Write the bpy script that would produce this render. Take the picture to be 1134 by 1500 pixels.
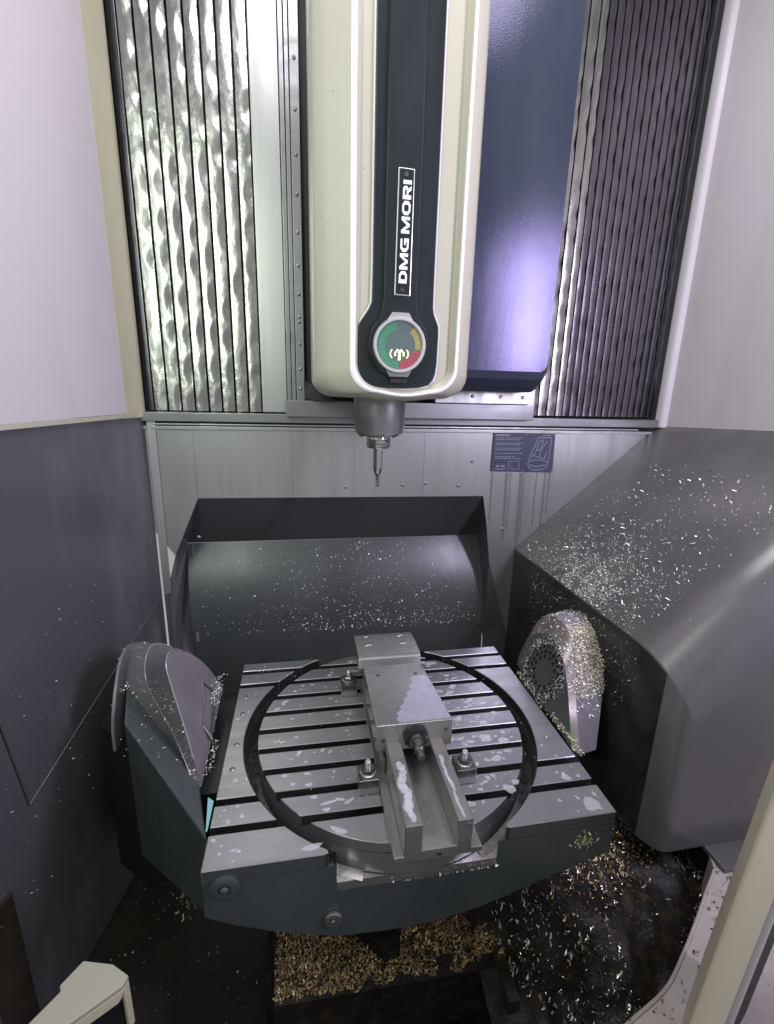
import bpy, bmesh, math, random
import numpy as np
from mathutils import Vector, Matrix, noise
for o in list(bpy.data.objects): bpy.data.objects.remove(o)
random.seed(7); rng = np.random.default_rng(7)
S = bpy.context.scene; C = S.collection
PI = math.pi
# ------------------------------------------------------------------ camera
cam = bpy.data.cameras.new("camera"); camo = bpy.data.objects.new("camera", cam); C.objects.link(camo)
right = Vector((0.98469654, -0.17243376, 0.02528465)); down = Vector((-0.01946952, -0.25301629, -0.96726609)); fwd = Vector((0.17318676, 0.9519713, -0.25250147))
M = Matrix((right, -down, -fwd)).transposed().to_4x4(); M.translation = Vector((0, 0, 0.8))
camo.matrix_world = M
cam.sensor_fit = 'VERTICAL'; cam.sensor_height = 36; cam.sensor_width = 36; cam.lens = 680 / 1500 * 36
cam.clip_start = 0.02; cam.clip_end = 50
S.camera = camo
# ------------------------------------------------------------------ world, lamps, exposure
W = bpy.data.worlds.new("World"); S.world = W; W.use_nodes = True
bg = W.node_tree.nodes['Background']; bg.inputs[0].default_value = (0.76, 0.76, 0.80, 1); bg.inputs[1].default_value = 0.42
def lamp(name, loc, target, sx, sy, power, col):
    l = bpy.data.lights.new(name, 'AREA'); l.shape = 'RECTANGLE'; l.size = sx; l.size_y = sy; l.energy = power; l.color = col
    o = bpy.data.objects.new(name, l); C.objects.link(o); o.location = loc
    o.rotation_euler = (Vector(target) - Vector(loc)).to_track_quat('-Z', 'Y').to_euler(); return o
l1 = lamp('work_light', (-0.58, 0.10, 1.45), (-0.15, 1.5, 0.90), 0.20, 1.1, 4.8, (0.86, 1.0, 0.86)); l1.data.spread = math.radians(125)
l2 = lamp('work_light', (1.335, 0.0, 1.24), (0.40, 1.5, 0.75), 0.10, 0.8, 14, (0.79, 0.72, 1.0)); l2.data.spread = math.radians(140)
l3 = lamp('overhead_fill', (0.35, 0.85, 2.25), (0.35, 1.1, 0.0), 1.0, 0.6, 20, (0.97, 0.93, 1.0))  # soft fill lamp added overhead, out of view
S.view_settings.view_transform = 'Standard'; S.view_settings.look = 'None'; S.view_settings.gamma = 1; S.view_settings.exposure = 0.22

# ------------------------------------------------------------------ helpers
base = {}
def tag(o, label=None, cat=None, group=None, kind=None):
    if label: o['label'] = label
    if cat: o['category'] = cat
    if group: o['group'] = group
    if kind: o['kind'] = kind
    return o
def thing(name, loc, label, cat, group=None):
    o = bpy.data.objects.new(name, None); C.objects.link(o); o.location = loc; o.empty_display_size = .05
    base[o] = Vector(loc); return tag(o, label, cat, group)
def mesh(name, V, F, m, parent=None, smooth=False, bevel=0, seg=2, fm=None, angle=35, sub=0):
    off = base.get(parent, Vector((0, 0, 0)))
    me = bpy.data.meshes.new(name)
    me.from_pydata([tuple(Vector(v) - off) for v in V], [], [tuple(f) for f in F]); 
    ms = m if isinstance(m, (list, tuple)) else [m]
    for x in ms: me.materials.append(x)
    bm = bmesh.new(); bm.from_mesh(me)
    if fm is not None:
        bm.faces.ensure_lookup_table()
        for f, i in zip(bm.faces, fm): f.material_index = i
    bmesh.ops.recalc_face_normals(bm, faces=bm.faces)
    if bevel:
        es = [e for e in bm.edges if len(e.link_faces) == 2 and e.calc_face_angle(0) > math.radians(28)]
        bmesh.ops.bevel(bm, geom=es, offset=bevel, offset_type='OFFSET', segments=seg, profile=.5, affect='EDGES', clamp_overlap=True)
    for f in bm.faces: f.smooth = bool(smooth or bevel)
    bm.to_mesh(me); bm.free()
    if smooth or bevel:
        try: me.set_sharp_from_angle(angle=math.radians(angle))
        except Exception: pass
    o = bpy.data.objects.new(name, me); C.objects.link(o)
    if bevel:
        w = o.modifiers.new('weighted_normal', 'WEIGHTED_NORMAL'); w.keep_sharp = True; w.weight = 80
    if parent is not None: o.parent = parent; base[o] = off
    return o
class MB:
    def __init__(s): s.V = []; s.F = []; s.fm = []
    def add(s, V, F, mi=0):
        n = len(s.V); s.V += [tuple(v) for v in V]; s.F += [tuple(i + n for i in f) for f in F]; s.fm += [mi] * len(F); return s
    def box(s, a, b, mi=0):
        x0, y0, z0 = a; x1, y1, z1 = b
        return s.add([(x0,y0,z0),(x1,y0,z0),(x1,y1,z0),(x0,y1,z0),(x0,y0,z1),(x1,y0,z1),(x1,y1,z1),(x0,y1,z1)],
                     [(3,2,1,0),(4,5,6,7),(0,1,5,4),(1,2,6,5),(2,3,7,6),(3,0,4,7)], mi)
    def prism(s, poly, axis, a, b, mi=0):
        # poly = 2D points in the two remaining axes (in xyz order)
        def p(u, v, w): return (w, u, v) if axis == 0 else (u, w, v) if axis == 1 else (u, v, w)
        n = len(poly)
        V = [p(u, v, a) for u, v in poly] + [p(u, v, b) for u, v in poly]
        return s.add(V, [tuple(range(n))[::-1], tuple(range(n, 2*n))] + [(i, (i+1) % n, n + (i+1) % n, n + i) for i in range(n)], mi)
    def loft(s, rings, closed=True, caps=True, mi=0):
        n = len(rings[0]); V = [v for r in rings for v in r]; F = []
        for k in range(len(rings) - 1):
            for i in range(n if closed else n - 1):
                j = (i + 1) % n; F.append((k*n + i, k*n + j, (k+1)*n + j, (k+1)*n + i))
        if caps: F += [tuple(range(n))[::-1], tuple(range((len(rings)-1)*n, len(rings)*n))]
        return s.add(V, F, mi)
    def lathe(s, prof, c, ax=(0,0,1), n=32, mi=0, caps=True):
        ax = Vector(ax).normalized(); u = ax.orthogonal().normalized(); v = ax.cross(u); c = Vector(c)
        rings = [[c + ax*h + (u*math.cos(t) + v*math.sin(t))*r for t in [2*PI*i/n for i in range(n)]] for r, h in prof]
        return s.loft(rings, True, caps, mi)
    def tube(s, pts, r, n=8, mi=0):
        pts = [Vector(p) for p in pts]; rings = []
        for i, p in enumerate(pts):
            d = (pts[min(i+1, len(pts)-1)] - pts[max(i-1, 0)]).normalized(); u = d.orthogonal().normalized(); v = d.cross(u)
            rings.append([p + (u*math.cos(2*PI*k/n) + v*math.sin(2*PI*k/n))*r for k in range(n)])
        return s.loft(rings, True, True, mi)
    def build(s, name, m, parent=None, **k):
        return mesh(name, s.V, s.F, m, parent, fm=s.fm if any(s.fm) else None, **k)

# ------------------------------------------------------------------ materials
def mat(name, col, rough=.5, metal=0., col2=None, nscale=6., stretch=(1,1,1), ncon=(.35,.7), bump=None, rvar=0., spec=.5, coat=0., fine=None, speck=None):
    m = bpy.data.materials.new(name); m.use_nodes = True; nt = m.node_tree; N = nt.nodes; L = nt.links
    b = N['Principled BSDF']; b.inputs['Base Color'].default_value = (*col, 1); b.inputs['Roughness'].default_value = rough
    b.inputs['Metallic'].default_value = metal; b.inputs['Specular IOR Level'].default_value = spec; b.inputs['Coat Weight'].default_value = coat
    b.inputs['Coat Roughness'].default_value = .12
    tc = N.new('ShaderNodeTexCoord'); mp = N.new('ShaderNodeMapping'); mp.inputs['Scale'].default_value = stretch
    L.new(tc.outputs['Object'], mp.inputs[0])
    nz = N.new('ShaderNodeTexNoise'); nz.inputs['Scale'].default_value = nscale; nz.inputs['Detail'].default_value = 7; nz.inputs['Roughness'].default_value = .62
    L.new(mp.outputs[0], nz.inputs['Vector'])
    rp = N.new('ShaderNodeMapRange'); rp.inputs[1].default_value = ncon[0]; rp.inputs[2].default_value = ncon[1]; L.new(nz.outputs[0], rp.inputs[0])
    colout = None
    if col2:
        mx = N.new('ShaderNodeMix'); mx.data_type = 'RGBA'; mx.inputs[6].default_value = (*col, 1); mx.inputs[7].default_value = (*col2, 1)
        L.new(rp.outputs[0], mx.inputs[0]); colout = mx.outputs[2]
    if speck:   # small scattered marks: (scale, threshold, colour)
        vo = N.new('ShaderNodeTexVoronoi'); vo.inputs['Scale'].default_value = speck[0]; L.new(tc.outputs['Object'], vo.inputs['Vector'])
        lt = N.new('ShaderNodeMath'); lt.operation = 'LESS_THAN'; lt.inputs[1].default_value = speck[1]; L.new(vo.outputs['Distance'], lt.inputs[0])
        wn = N.new('ShaderNodeTexWhiteNoise'); wn.noise_dimensions = '3D'; L.new(vo.outputs['Position'], wn.inputs[0])
        gt = N.new('ShaderNodeMath'); gt.operation = 'GREATER_THAN'; gt.inputs[1].default_value = speck[3]; L.new(wn.outputs[0], gt.inputs[0])
        ml = N.new('ShaderNodeMath'); ml.operation = 'MULTIPLY'; L.new(lt.outputs[0], ml.inputs[0]); L.new(gt.outputs[0], ml.inputs[1])
        m2 = N.new('ShaderNodeMix'); m2.data_type = 'RGBA'; m2.inputs[6].default_value = (*col, 1); m2.inputs[7].default_value = (*speck[2], 1)
        L.new(ml.outputs[0], m2.inputs[0])
        if colout: L.new(colout, m2.inputs[6])
        colout = m2.outputs[2]
    if colout: L.new(colout, b.inputs['Base Color'])
    if rvar:
        rr = N.new('ShaderNodeMapRange'); rr.inputs[3].default_value = max(.02, rough - rvar); rr.inputs[4].default_value = min(1, rough + rvar)
        L.new(rp.outputs[0], rr.inputs[0]); L.new(rr.outputs[0], b.inputs['Roughness'])
    last = None
    for bb in ([bump] if bump else []) + ([fine] if fine else []):
        n2 = N.new('ShaderNodeTexNoise'); n2.inputs['Scale'].default_value = bb[0]; n2.inputs['Detail'].default_value = 4
        L.new(mp.outputs[0] if len(bb) < 3 else tc.outputs['Object'], n2.inputs['Vector'])
        bp = N.new('ShaderNodeBump'); bp.inputs['Strength'].default_value = bb[1]; bp.inputs['Distance'].default_value = .002
        L.new(n2.outputs[0], bp.inputs['Height'])
        if last: L.new(last.outputs[0], bp.inputs['Normal'])
        last = bp
    if last: L.new(last.outputs[0], b.inputs['Normal'])
    return m
cream = mat('cream_paint', (.45,.435,.345), .32, col2=(.45,.43,.34), nscale=6, stretch=(1,1,.4), ncon=(.5,.9), bump=(90,.05), rvar=.08, speck=(38,.055,(.16,.14,.10),.86))
edgem = mat('cream_lit_edge', (.50,.475,.34), .4, col2=(.43,.40,.28), nscale=5, ncon=(.5,.9), bump=(120,.04))
white = mat('white_paint', (.57,.53,.555), .42, col2=(.47,.435,.45), nscale=7, stretch=(1,1,.12), ncon=(.5,.95), bump=(120,.05), rvar=.06, speck=(14,.04,(.3,.27,.25),.9))
dark = mat('anthracite_paint', (.090,.089,.098), .32, col2=(.165,.158,.165), nscale=4, stretch=(1,1.2,.22), ncon=(.5,.82), bump=(300,.04), rvar=.1, spec=.6, speck=(20,.04,(.32,.31,.30),.84))
darkg = mat('graphite_guard_paint', (.054,.060,.061), .36, col2=(.075,.082,.082), nscale=3, stretch=(1,1,.5), bump=(260,.06), rvar=.08)
housing = mat('housing_paint', (.100,.096,.098), .28, col2=(.14,.132,.13), nscale=4, stretch=(1,1,.5), ncon=(.45,.8), bump=(300,.04), rvar=.06, spec=.6, speck=(30,.05,(.3,.29,.28),.8))
blueb = mat('slate_blue_cover', (.030,.040,.058), .17, col2=(.042,.052,.066), nscale=5, stretch=(1,1,.3), bump=(42,.10), rvar=.06, fine=(330,.15,1))
blueb.node_tree.nodes['Principled BSDF'].inputs['Specular Tint'].default_value = (.66,.60,1,1)
gloss = mat('glossy_black_panel', (.011,.017,.019), .2, col2=(.02,.026,.029), nscale=8, stretch=(1,1,.3), bump=(60,.03), rvar=.08)
stain = mat('brushed_stainless', (.47,.475,.46), .40, .8, col2=(.31,.31,.30), nscale=6, stretch=(3,3,.16), ncon=(.4,.75), bump=(160,.05), rvar=.1)
rail = mat('dull_steel_rail', (.30,.30,.31), .38, .8, col2=(.2,.2,.2), nscale=9, stretch=(.4,1,2), rvar=.1)
bellow = mat('wavy_sheet_steel', (.37,.37,.35), .31, .92, col2=(.36,.355,.325), nscale=26, stretch=(1,1,.6), ncon=(.4,.75), bump=(120,.2), rvar=.08)
darkbel = mat('shaded_sheet_steel', (.19,.175,.20), .27, .9, col2=(.13,.12,.14), nscale=18, stretch=(1,1,.5), bump=(90,.12), rvar=.08)
trimw = mat('white_trim_and_glint', (.82,.80,.82), .25)
holdm = mat('ground_chrome', (.60,.60,.61), .16, 1.)
steel = mat('ground_steel', (.46,.45,.48), .33, .75, col2=(.33,.32,.33), nscale=14, stretch=(.25,3,1), ncon=(.3,.8), bump=(420,.04), rvar=.06)
vise_m = mat('oiled_steel', (.46,.45,.44), .3, .8, col2=(.36,.35,.32), nscale=11, ncon=(.4,.75), bump=(260,.05), rvar=.08)
bolt_m = mat('dark_bolt_steel', (.16,.155,.15), .3, .9, col2=(.26,.25,.24), nscale=60, rvar=.1)
black = mat('black_ring', (.015,.015,.016), .35)
teal = mat('teal_grey_paint', (.052,.064,.066), .34, col2=(.070,.084,.085), nscale=6, ncon=(.45,.8), bump=(320,.08), rvar=.08, spec=.5)
capm = mat('cap_paint', (.16,.145,.165), .30, col2=(.20,.18,.19), nscale=9, ncon=(.45,.8), bump=(320,.06), rvar=.08)
pitm = mat('oily_black_floor', (.012,.011,.010), .22, col2=(.03,.024,.018), nscale=12, bump=(40,.3), rvar=.1)
deckm = mat('brown_black_deck', (.022,.018,.014), .4, col2=(.035,.028,.02), nscale=9, bump=(220,.1), rvar=.1)
traym = mat('pale_tray_paint', (.40,.36,.34), .4, col2=(.28,.245,.225), nscale=9, ncon=(.4,.8), bump=(200,.08), speck=(60,.16,(.03,.025,.02),.72))
postm = mat('cream_door_paint', (.66,.61,.44), .34, col2=(.58,.53,.37), nscale=4, ncon=(.5,.9), bump=(160,.04), speck=(24,.05,(.08,.06,.05),.9))
chipm = mat('bright_chip', (.93,.92,.90), .35, .25, col2=(.80,.78,.72), nscale=120, rvar=.1)
guard_shadem = mat('black_guard_and_shade', (.016,.016,.018), .34, col2=(.035,.033,.03), nscale=7, bump=(200,.1), rvar=.1)
goldm = mat('golden_chip', (.86,.66,.36), .28, .5, col2=(.34,.23,.11), nscale=38, ncon=(.36,.66), rvar=.1)
swarfm = mat('oily_chip', (.70,.66,.60), .25, .9, col2=(.22,.18,.13), nscale=40, ncon=(.3,.7), rvar=.1)
yelm = mat('straw_chip', (.80,.77,.55), .4, .2, col2=(.55,.50,.30), nscale=150)
dropm = mat('milky_coolant', (.80,.78,.84), .15, 0, spec=.8)
dropm.node_tree.nodes['Principled BSDF'].inputs['Alpha'].default_value = .42
sludge = mat('wet_swarf', (.012,.010,.008), .6, 0, col2=(.05,.036,.018), nscale=26, ncon=(.5,.8), bump=(110,1.), rvar=.2, spec=.2)
pitchm = mat('matt_black', (.01,.01,.011), .6)
chromem = mat('bright_trim', (.82,.82,.82), .28, .75)
whitep = mat('white_print', (.85,.86,.88), .4)
plac = mat('blue_placard', (.045,.052,.085), .35)
placp = mat('pale_print', (.26,.28,.36), .5)
glassm = mat('tinted_dial', (.10,.14,.13), .1, coat=1.)
def glow(n, c, e):
    m = mat(n, c, .3); b = m.node_tree.nodes['Principled BSDF']; b.inputs['Emission Color'].default_value = (*c, 1); b.inputs['Emission Strength'].default_value = e; return m
gled = glow('green_segment', (.07,.27,.15), .12); rled = glow('red_segment', (.42,.07,.09), .12); yled = glow('yellow_segment', (.45,.38,.12), .12); sled = glow('lit_symbol', (.9,.82,.5), .7)

# ------------------------------------------------------------------ chips and drops
def chips(name, P, Nn, size, m, label, thick=.25, cat='metal chips', lift=.5):
    """curled ribbons: P (n,3) positions, Nn normal(s)"""
    P = np.asarray(P, float); n = len(P); Nn = np.broadcast_to(np.asarray(Nn, float), (n, 3))
    V = []; F = []
    for i in range(n):
        nn = Vector(Nn[i]).normalized(); u = nn.orthogonal().normalized(); v = nn.cross(u)
        a = rng.uniform(0, 2*PI); d = u*math.cos(a) + v*math.sin(a); sd = nn.cross(d)
        tl = rng.normal(0, lift); d2 = (d*math.cos(tl) + nn*abs(math.sin(tl))); up = sd.cross(d2) * -1
        L = size[0] + (size[1]-size[0]) * rng.random()**2; w = L*thick*rng.uniform(.6, 1.3); turn = rng.uniform(.3, 4.6); k = 5
        c = Vector(P[i]) + nn*(w*.3); b0 = len(V); th = 0.
        p = c - d2*L*.35
        for s in range(k + 1):
            dd = d2*math.cos(th) + nn*math.sin(th)*.6 + sd*math.sin(th)*.5
            q = sd*w*.5*(1 - .5*abs(s/k*2 - 1)) + nn*w*.15
            V += [p - q, p + q]; p = p + dd*(L/k); th += turn/k
        for s in range(k): F.append((b0+2*s, b0+2*s+1, b0+2*s+3, b0+2*s+2))
    me = bpy.data.meshes.new(name); me.from_pydata([tuple(v) for v in V], [], F); me.materials.append(m)
    o = bpy.data.objects.new(name, me); C.objects.link(o)
    return tag(o, label, cat, kind='stuff')
def blobs(name, L, m, label, cat='coolant drops'):
    """flattened drops: (x,y,z,rx,ry,rot,h)"""
    V = []; F = []
    for (x, y, z, rx, ry, ro, h) in L:
        n = 12; b0 = len(V); ph = [rng.uniform(0, 6.3) for _ in range(3)]
        for rr, hh in ((1, 0.0002), (.8, h*.7), (.4, h)):
            for i in range(n):
                t = 2*PI*i/n; k = rr*(1 + .16*math.sin(2*t+ph[0]) + .12*math.sin(3*t+ph[1]) + .08*math.sin(5*t+ph[2]))
                a, b = rx*k*math.cos(t), ry*k*math.sin(t)
                V.append((x + a*math.cos(ro) - b*math.sin(ro), y + a*math.sin(ro) + b*math.cos(ro), z + hh))
        for r in range(2):
            for i in range(n):
                j = (i+1) % n; F.append((b0+r*n+i, b0+r*n+j, b0+(r+1)*n+j, b0+(r+1)*n+i))
        F.append(tuple(b0+2*n+i for i in range(n)))
    me = bpy.data.meshes.new(name); me.from_pydata(V, [], F); me.materials.append(m); me.polygons.foreach_set('use_smooth', [True]*len(F))
    o = bpy.data.objects.new(name, me); C.objects.link(o); return tag(o, label, cat, kind='stuff')

# ================================================================== ENCLOSURE
def lwx(y): return -.49 - (1.6 - y)*.196
o = mesh('floor', [(-1.2,-.4,-.80),(1.9,-.4,-.80),(1.9,2.1,-.80),(-1.2,2.1,-.80)], [(0,1,2,3)], pitm); tag(o, 'oily black pit floor under the table', kind='structure')
# back wall: stainless sheet with the cut-out for the splash guard
bw = thing('back_wall', (.4,1.6,-.6), 'brushed stainless rear wall sheet behind the table', 'wall')
Yw = 1.6
cut_l = [(-.353,.436),(-.441,.236),(-.505,.335)]
cut_r = [(.654,.430),(.676,.32),(.701,.161),(.780,-.09),(.865,-.336),(.90,-.6)]
top = .664
poly1 = [(-.505,top),(-.505,.335),(-.441,.236),(-.353,.436),(-.353,top)]
poly2 = [(-.353,top),(-.353,.436),(.654,.430),(.654,top)]
poly3 = [(.654,top)] + cut_r + [(1.5,-.6),(1.5,top)]
b = MB()
for i, pl in enumerate((poly1, poly2, poly3)): b.prism(pl, 1, Yw, Yw+.004)
b.build('sheet', stain, bw)
for x in (-.353, -.04, .17, .42):   # folded sheet seams
    MB().box((x-.0006, Yw-.0008, .437), (x+.0006, Yw-.0002, .66)).build('seam', rail, bw)
for x, z in ((.14,.47),(.345,.475),(.43,.48),(-.36,.30),(.555,.47),(.74,.30),(.60,.56)):
    MB().lathe([(.006,0),(.006,.002),(.003,.004)], (x, Yw, z), (0,-1,0), 12).build('rivet', rail, bw, smooth=True)
runm = mat('dried_run', (.20,.195,.20), .45, .5, col2=(.30,.295,.30), nscale=20, stretch=(1,1,.2)); runm.node_tree.nodes['Principled BSDF'].inputs['Alpha'].default_value = .24
for x, w_, z1, z0 in ((.683,.004,.517,.33),(.742,.006,.517,.25),(.757,.003,.517,.30),(.800,.007,.517,.22),(.812,.003,.517,.27),(.86,.003,.516,.31),(.895,.004,.516,.30),(.912,.003,.515,.36)):
    pts = [(x + 1.7*w_*(-1 if k < 9 else 1)*(1 - .55*abs((k % 9)/8)) *.9 + .002*noise.noise((x*40, (k if k < 9 else 17-k)*.4, 1.)), z1 + (z0-z1)*((k if k < 9 else 17-k)/8)) for k in range(18)]
    MB().prism(pts, 1, Yw-.0008, Yw-.0003).build('dried_run', runm, bw)
# ledge above
lg = thing('rail_ledge', (.4,1.58,.664), 'grooved steel ledge rail along the top of the stainless wall', 'rail')
MB().box((-.50,1.575,.690),(1.335,1.64,.718)).build('rail', rail, lg, bevel=.002)
MB().box((-.50,1.590,.664),(1.335,1.64,.6745)).build('rail', stain, lg, bevel=.001)
MB().box((-.50,1.597,.6745),(1.26,1.64,.690)).build('groove', pitchm, lg)
MB().box((-.47,1.5895,.678),(1.25,1.598,.683)).build('rail', stain, lg, bevel=.001)
# structure behind bellows
o = MB().box((-.75,1.72,.60),(1.6,1.76,2.4)).build('machine_column', darkg); tag(o, 'dark machine column surface behind the way covers', 'machine column', kind='structure')

# ---- left wall
lw = thing('side_wall', (-.55,1.3,.716), 'left white enclosure wall with rounded cream rear edge', 'wall')
def lwp(y, z, off=0.): return (lwx(y) + off, y, z)
V = [lwp(-.4,.716), lwp(1.498,.716), lwp(1.498,2.4), lwp(-.4,2.4)]
V2 = [(x-.03, y, z) for x, y, z in V]
mesh('panel', V+V2, [(0,1,2,3),(7,6,5,4),(0,4,5,1),(2,6,7,3),(3,7,4,0),(1,5,6,2)], white, lw)
r = []
for z in (.702, 2.4):
    ring = [(lwx(1.4985)+.0005, 1.4985, z)]
    for t in np.linspace(0, 1, 8): ring.append((lwx(1.50+.085*t) + .0005 + .008*t**2.2, 1.50 + .085*t, z))
    ring += [(lwx(1.59)+.004, 1.592, z), (lwx(1.59)-.004, 1.60, z), (lwx(1.59)-.04, 1.60, z), (lwx(1.5)-.04, 1.4985, z)]
    r.append(ring)
MB().loft(r).build('edge_strip', edgem, lw, smooth=True, angle=50)  # yellow tone carries the greenish light reflected on the rounded edge
MB().add([lwp(-.4,.704,.003), lwp(1.59,.704,.003), lwp(1.59,.7155,.003), lwp(-.4,.7155,.003)], [(0,1,2,3)]).build('lip', cream, lw)
ll = thing('lower_side_wall', (-.5,1.2,-.35), 'left dark grey lower wall panel below the white wall', 'wall')
A = (-.489,1.598,.097); B_ = (-.616,.957,-.115); 
V = [lwp(-.4,.7035,-.004), lwp(1.595,.7035,-.004), lwp(1.595,-.80,-.004), lwp(-.4,-.80,-.004)]
mesh('panel', V, [(0,1,2,3)], dark, ll)
MB().tube([lwp(1.595,.097,-.003), lwp(.957,-.115,-.003)], .0009, 6).build('seam', rail, ll, smooth=True)
MB().tube([lwp(.928,.124,-.003), lwp(.957,-.115,-.003)], .0016, 6).build('seam', guard_shadem, ll, smooth=True)
MB().prism([(lwx(.80)-.002,.80),(lwx(.87)+.006,.87),(lwx(.87)-.02,.885),(lwx(.8)-.04,.80)], 2, -.80, -.25).build('corner_strip', deckm, ll, bevel=.002)
# bright corner strip between wall and stainless
MB().prism([(-.487,1.588),(-.462,1.592),(-.464,1.599),(-.487,1.599)], 2, .10, .70).build('corner_strip', stain, ll, bevel=.002)
MB().prism([(-.487,1.590),(-.474,1.592),(-.474,1.70),(-.487,1.70)], 2, -.5, .10).build('corner_strip', darkg, ll, bevel=.002)
# ---- right wall
rw = thing('side_wall', (1.34,1.4,.70), 'right pale grey enclosure wall with cream rear edge strip', 'wall')
V = [(1.338,1.56,.68),(1.37,.9,.68),(1.42,-.4,.68),(1.42,-.4,2.4),(1.37,.9,2.4),(1.338,1.56,2.4)]
mesh('panel', V+[(x+.03,y,z) for x,y,z in V], [(0,1,4,5),(1,2,3,4),(11,10,7,6),(10,9,8,7),(0,5,11,6),(2,8,9,3),(0,6,7,1),(1,7,8,2),(5,4,10,11),(4,3,9,10)], white, rw, bevel=.006, seg=3)
MB().prism([(1.319,1.60),(1.316,1.585),(1.321,1.566),(1.337,1.552),(1.36,1.60)], 2, .69, 2.4).build('edge_strip', white, rw, bevel=.006, seg=3)

# ---- recessed splash guard
sg = thing('splash_guard', (.13,1.72,-.35), 'dark sheet metal splash guard recess behind the table sprinkled with chips', 'splash guard')
T = [(-.353,1.601,.436),(.654,1.601,.430)]; Bk = [(-.435,1.75,.232),(.696,1.75,.231)]
def rpy(z):
    h = min(.231 - z, .36); return 1.75 - .62*h + .80*h*h
m_ = MB(); m_.add([T[0],T[1],Bk[1],Bk[0]], [(0,1,2,3)]); m_.build('hood_panel', darkg, sg)
# rear panel: vertical then curving forward at the foot
prof = [(rpy(z), z) for z in (.231,.2,.16,.12,.08,.04,0.,-.04,-.08,-.12,-.2,-.3,-.40)]
rings = [[(-.436 + .07*(.231-z), y, z), (.696 + .03*(.231-z), y, z)] for k, (y, z) in enumerate(prof)]
MB().loft(rings, False, False).build('rear_panel', darkg, sg, smooth=True)
MB().add([T[0], Bk[0], (-.392,1.60,-.4), (-.49,1.599,-.4), (-.48,1.601,.10), (-.441,1.601,.236)], [(0,1,2,3,4,5)]).build('cheek_panel', dark, sg)
MB().add([(.654,1.601,.430),(.676,1.601,.32),(.701,1.601,.161),(.780,1.601,-.09),(.865,1.601,-.336),(.715,1.62,-.4),(.708,1.625,-.17),(.696,1.75,.231)], [(0,1,2,7),(2,3,6,7),(3,4,5,6)]).build('cheek_panel', darkg, sg)
def rpr(x0, x1, t, z0, z1, m, nm):
    MB().add([(x0+.05*(.231-z1),rpy(z1)-t,z1),(x1+.05*(.231-z1),rpy(z1)-t,z1),(x1+.05*(.231-z0),rpy(z0)-t,z0),(x0+.05*(.231-z0),rpy(z0)-t,z0),(x0+.05*(.231-z1),rpy(z1)-.0005,z1),(x1+.05*(.231-z1),rpy(z1)-.0005,z1),(x1+.05*(.231-z0),rpy(z0)-.0005,z0),(x0+.05*(.231-z0),rpy(z0)-.0005,z0)],
             [(0,1,2,3),(0,3,7,4),(1,5,6,2),(0,4,5,1),(3,2,6,7)]).build(nm, m, sg)
rpr(-.421,-.409,.008,-.11,.229,dark,'rib'); rpr(.664,.676,.008,-.11,.229,darkg,'rib'); rpr(.135,.137,.0012,-.11,.228,dark,'seam')

# ---- right trunnion housing
th = thing('trunnion_housing', (1.1,1.2,-.25), 'big dark angled housing right of the table covered in silver chips', 'machine housing')
def hp(ins, insl):
    xl = .80 + insl; dz = ins*1.3367; zc = lambda x: .22 + (x-.80)*.887 - dz
    return [(xl,-.285),(xl,zc(xl)-.004),(xl+.003,zc(xl+.003)),(1.50,zc(1.5)),(1.50,-.285)]
rg = []; R1, R2 = .15, .065
for a in (0,10,20,30,40,50,60,70,80,90):
    c_ = math.radians(a); k_ = 1 - math.sin(c_)
    rg.append([(x, .76 + R1*(1-math.cos(c_)), z) for x, _z0, z in [(x, 0, z) for x, z in hp(R1*k_, R2*k_)]])
# rings run from the front face (a = 0) to the full section (a = 90)
rg.append([(x, 1.598, z) for x, _y, z in rg[-1]])
hb = MB().loft(rg); nr = len(rg[0])
hb.fm = [1 if (len(f) == 4 and f[0] % nr == 0 and f[1] % nr == 1 and f[0]//nr >= 5) else 0 for f in hb.F]  # left side faces take the near-black material
hb.build('shell', [housing, guard_shadem], th, smooth=True, angle=32)
MB().box((.97,.70,-.300),(1.5,.80,-.2855)).build('flange', housing, th, bevel=.004)
MB().box((.99,.71,-.318),(1.5,.82,-.301)).build('flange', pitchm, th, bevel=.004)

# ---- placard
pl = thing('placard', (.79,1.597,.59), 'dark blue instruction placard with white text and drawing on the stainless wall', 'sign')
MB().prism([(.673,.524),(.919,.518),(.914,.661),(.674,.665)], 1, 1.5945, 1.5995).build('plate', plac, pl, bevel=.001)
b = MB(); Yp = 1.594
def q(x0, z0, x1, z1): b.add([(x0,Yp,z0),(x1,Yp,z0),(x1,Yp,z1),(x0,Yp,z1)], [(0,1,2,3)])
q(.683,.6535,.735,.6585)
for i in range(13):
    z = .646 - i*.0062; x = .683
    if i in (2, 5, 8, 10): continue
    while x < .785 - (i % 3)*.012:
        w = random.uniform(.004, .014); q(x, z-.0012, min(x+w, .79), z+.0012); x += w + .0028
for s in ((.737,.531,.783,.5325),(.737,.561,.783,.5625),(.737,.531,.7385,.5625),(.782,.531,.7835,.5625),(.745,.538,.760,.5395),(.745,.538,.7465,.555),(.692,.540,.705,.546),(.712,.540,.726,.546),(.690,.531,.728,.534)): q(*s)
b.build('printed_text', placp, pl)
b = MB()
def ln(pts, w=.0011):
    for (x0,z0),(x1,z1) in zip(pts, pts[1:]):
        d = Vector((x1-x0, z1-z0)); n_ = Vector((-d.y, d.x)).normalized()*w if d.length else Vector((0,0))
        b.add([(x0-n_.x,Yp-.0002,z0-n_.y),(x1-n_.x,Yp-.0002,z1-n_.y),(x1+n_.x,Yp-.0002,z1+n_.y),(x0+n_.x,Yp-.0002,z0+n_.y)], [(0,1,2,3)])
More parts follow.
